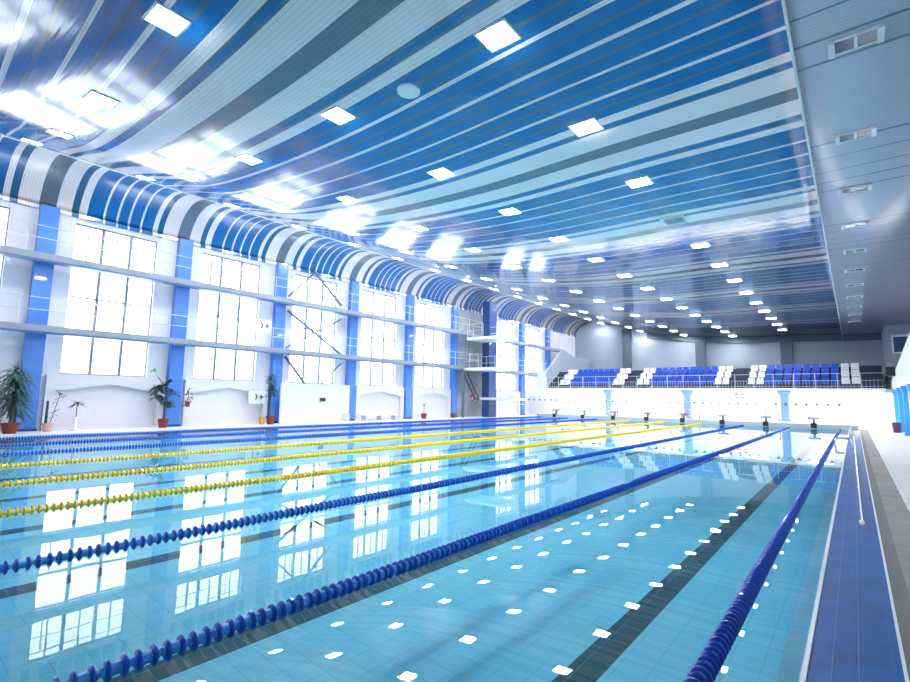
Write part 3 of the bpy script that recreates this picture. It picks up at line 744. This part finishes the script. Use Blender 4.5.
# plant at third column with ochre planter
t = thing('potted_fern', 'dark bushy plant on a tall stem before the third blue column', 'potted plant', (-21.95, 13.15, .05))
pot(t, .2, .42, 'pot')
bm = nb(); tube(bm, (0, 0, .35), (0, -.05, 2.1), .025, 8); part('trunk', bm, M['trunk'], t)
bm = nb()
for i in range(110): 
    z = 1.35+1.05*rnd.random(); leaf(bm, (0, -.05, z), sphere_dir(-.2, .8), .4, .07, .5)
part('foliage', bm, M['leaf'], t, stuff=True)
t = thing('ochre_planter', 'small ochre planter standing beside the dark red pot', 'planter', (-22.15, 12.8, .05))
pot(t, .16, .36, 'pot_ochre')
bm = nb(); lathe(bm, [(.12, .3), (.12, .33)], 12); part('soil', bm, M['trunk'], t)
for y, h, lab in ((24.5, .35, 'dark pot with slender bare plant under the fifth window bay'), (27.6, .3, 'dark pot with low plant left of the diving tower')):
    t = thing('small_potted_plant', lab, 'potted plant', (-22.2, y, .05)); pot(t, .2, h, 'pot')
    bm = nb(); tube(bm, (0, 0, h), (0, 0, h+.6*(y < 26)+.1), .015, 6); part('stem', bm, M['trunk'], t)
    bm = nb()
    for i in range(12): leaf(bm, (0, 0, h+(.5 if y < 26 else .05)), sphere_dir(0, 1), .22, .05, .4)
    part('foliage', bm, M['leaf'], t, stuff=True)
# white boxes with dark crescent marks
def mark_box(y, z, lab, x=-22.2):
    t = thing('wall_speaker', lab, 'sign', (x, y, z))
    bm = nb(); box(bm, -.1, -.42, 0, .06, .42, .62); part('board', bm, M['white'], t)
    bm = nb(); n = 12
    for i in range(n):
        a = -1.2+2.4*i/n; b = -1.2+2.4*(i+1)/n
        f = lambda r, q: (.068, -.2+r*math.cos(q), .32+r*math.sin(q))
        ra, rb = .14-.05*math.cos(a), .14-.05*math.cos(b)
        v = [bm.verts.new(c) for c in (f(.17, a), f(.17, b), f(rb, b), f(ra, a))]; bm.faces.new(v)
    part('crescent_mark', bm, mat('dark_red_mark', (.25, .05, .08), .5), t)
    bm = nb(); box(bm, .06, .1, .28, .068, .28, .36); box(bm, .06, .15, .2, .068, .2, .44); part('dark_mark', bm, M['beam'], t)
    bm = nb(); box(bm, -.8 if x > -22.3 else -.4, -.02, .25, -.1, .02, .3); part('bracket', bm, M['beam'], t)
mark_box(12.6, 4.55, 'white board with crescent mark between the walkways')
mark_box(12.75, 1.05, 'white board with crescent mark behind the dark bushy plant', -22.6)
# white bench / boxes
t = thing('equipment_bench', 'low white bench with rounded cover under the fourth window bay', 'bench', (-22.2, 20.5, .05))
bm = nb(); prism_x(bm, [(-1.35, .3), (1.35, .3), (1.35, .38), (.9, .5), (-.5, .5), (-1.35, .38)], -.25, .25); part('cover', bm, M['white'], t)
for y in (-1.2, 0, 1.2):
    bm = nb(); box(bm, -.2, y-.04, 0, .2, y+.04, .3); part('leg', bm, M['rail'], t)
t = thing('step_stool', 'small white step stool beside the white screen', 'stool', (-21.75, 17.6, .05))
for sx in (-.14, .14):
    for sy in (-.16, .16):
        bm = nb(); tube(bm, (sx, sy, 0), (sx*.8, sy*.8, .42), .02, 6); part('leg', bm, M['rail'], t)
bm = nb(); box(bm, -.16, -.18, .42, .16, .18, .46); part('top', bm, M['pot_pink'], t)
bm = nb(); box(bm, -.14, -.16, .2, .14, .16, .22); part('step', bm, M['white'], t)

# ------------------------------------------------------------------ far deck furniture
def frame_stand(x, y, lab):
    t = thing('timing_frame', lab, 'frame', (x, y, .26), 'red and white frames on the far deck')
    for s in (-.38, .38):
        bm = nb(); tube(bm, (s, 0, 0), (s, 0, .62), .035, 6); part('leg', bm, M['red'], t)
        bm = nb(); tube(bm, (s, 0, .3), (s, 0, .42), .042, 6); part('band', bm, M['white'], t)
    bm = nb(); tube(bm, (-.38, 0, .62), (.38, 0, .62), .02, 6); tube(bm, (-.38, 0, .2), (.38, 0, .2), .02, 6); part('crossbar', bm, M['white'], t)
    bm = nb(); box(bm, -.4, -.12, 0, .4, .12, .03); part('foot', bm, M['red'], t)
frame_stand(-8.75, 38.6, 'red and white tube frame right of the middle column')
frame_stand(-9.95, 38.6, 'red and white tube frame left of the middle column')
frame_stand(-3.95, 38.6, 'red and white tube frame left of the right column')
frame_stand(-14.7, 38.6, 'red and white tube frame near the left column')
for x, lab in ((-6.42, 'left one of two red notices on the wall under the stand'), (-6.02, 'right one of two red notices on the wall under the stand')):
    t = thing('wall_notice', lab, 'notice', (x, 41.5, 1.82))
    bm = nb(); box(bm, -.12, -.03, 0, .12, 0, .34); part('board', bm, M['red'], t)
    bm = nb(); box(bm, -.08, -.035, .12, .08, -.03, .22); part('stripe', bm, M['white'], t)
for x, lab in ((-20.6, 'left one of two small dark signs on the wall near the corner'), (-20.0, 'right one of two small dark signs on the wall near the corner')):
    t = thing('wall_sign', lab, 'sign', (x, 41.5, 1.12))
    bm = nb(); box(bm, -.13, -.03, 0, .13, 0, .16); part('board', bm, M['beam'], t)
    bm = nb(); box(bm, -.09, -.035, .06, .09, -.03, .09); part('stripe', bm, M['white'], t)

# ------------------------------------------------------------------ right pool edge
t = thing('telescopic_pole', 'long thin white pole lying along the blue tiled edge', 'pole', (.3, 8.3, .02))
bm = nb(); tube(bm, (0, 0, 0), (-.05, 11.3, .0), .014, 8); part('tube', bm, M['steel'], t)
bm = nb(); tube(bm, (-.05, 11.3, 0), (-.1, 22, 0), .018, 8); part('outer_tube', bm, M['white'], t)
bm = nb(); lathe(bm, [(.02, -.05), (.026, -.02), (.026, .05), (.018, .07)], 10, 'y'); part('end_cap', bm, M['white'], t)
t = thing('pool_ladder', 'low steel grab rail at the right edge where the first rope ends', 'ladder', (-.1, 23, 0))
for y in (0, ):
    bm = nb(); path(bm, [(-.22, y, -.6), (-.22, y, .18), (-.18, y, .25), (.2, y, .25), (.24, y, .2), (.24, y, .0)], .022, 8); part('rail', bm, M['steel'], t)
    bm = nb(); path(bm, [(-.22, y+.5, -.6), (-.22, y+.5, .18), (-.18, y+.5, .25), (.2, y+.5, .25), (.24, y+.5, .2), (.24, y+.5, .0)], .022, 8); part('rail', bm, M['steel'], t)
for z in (-.2, -.45):
    bm = nb(); box(bm, -.27, 0, z, -.17, .5, z+.02); part('tread', bm, M['steel'], t)
t = thing('inlet_fitting', 'small black inlet fitting under water by the right edge', 'fitting', (-.02, 7.0, -.62))
bm = nb(); lathe(bm, [(.05, 0), (.06, -.01), (.06, -.05), (.03, -.07)], 12, 'x'); part('flange', bm, M['dark'], t)
bm = nb(); lathe(bm, [(.02, -.06), (.02, -.09)], 8, 'x'); part('nozzle', bm, M['beam'], t)
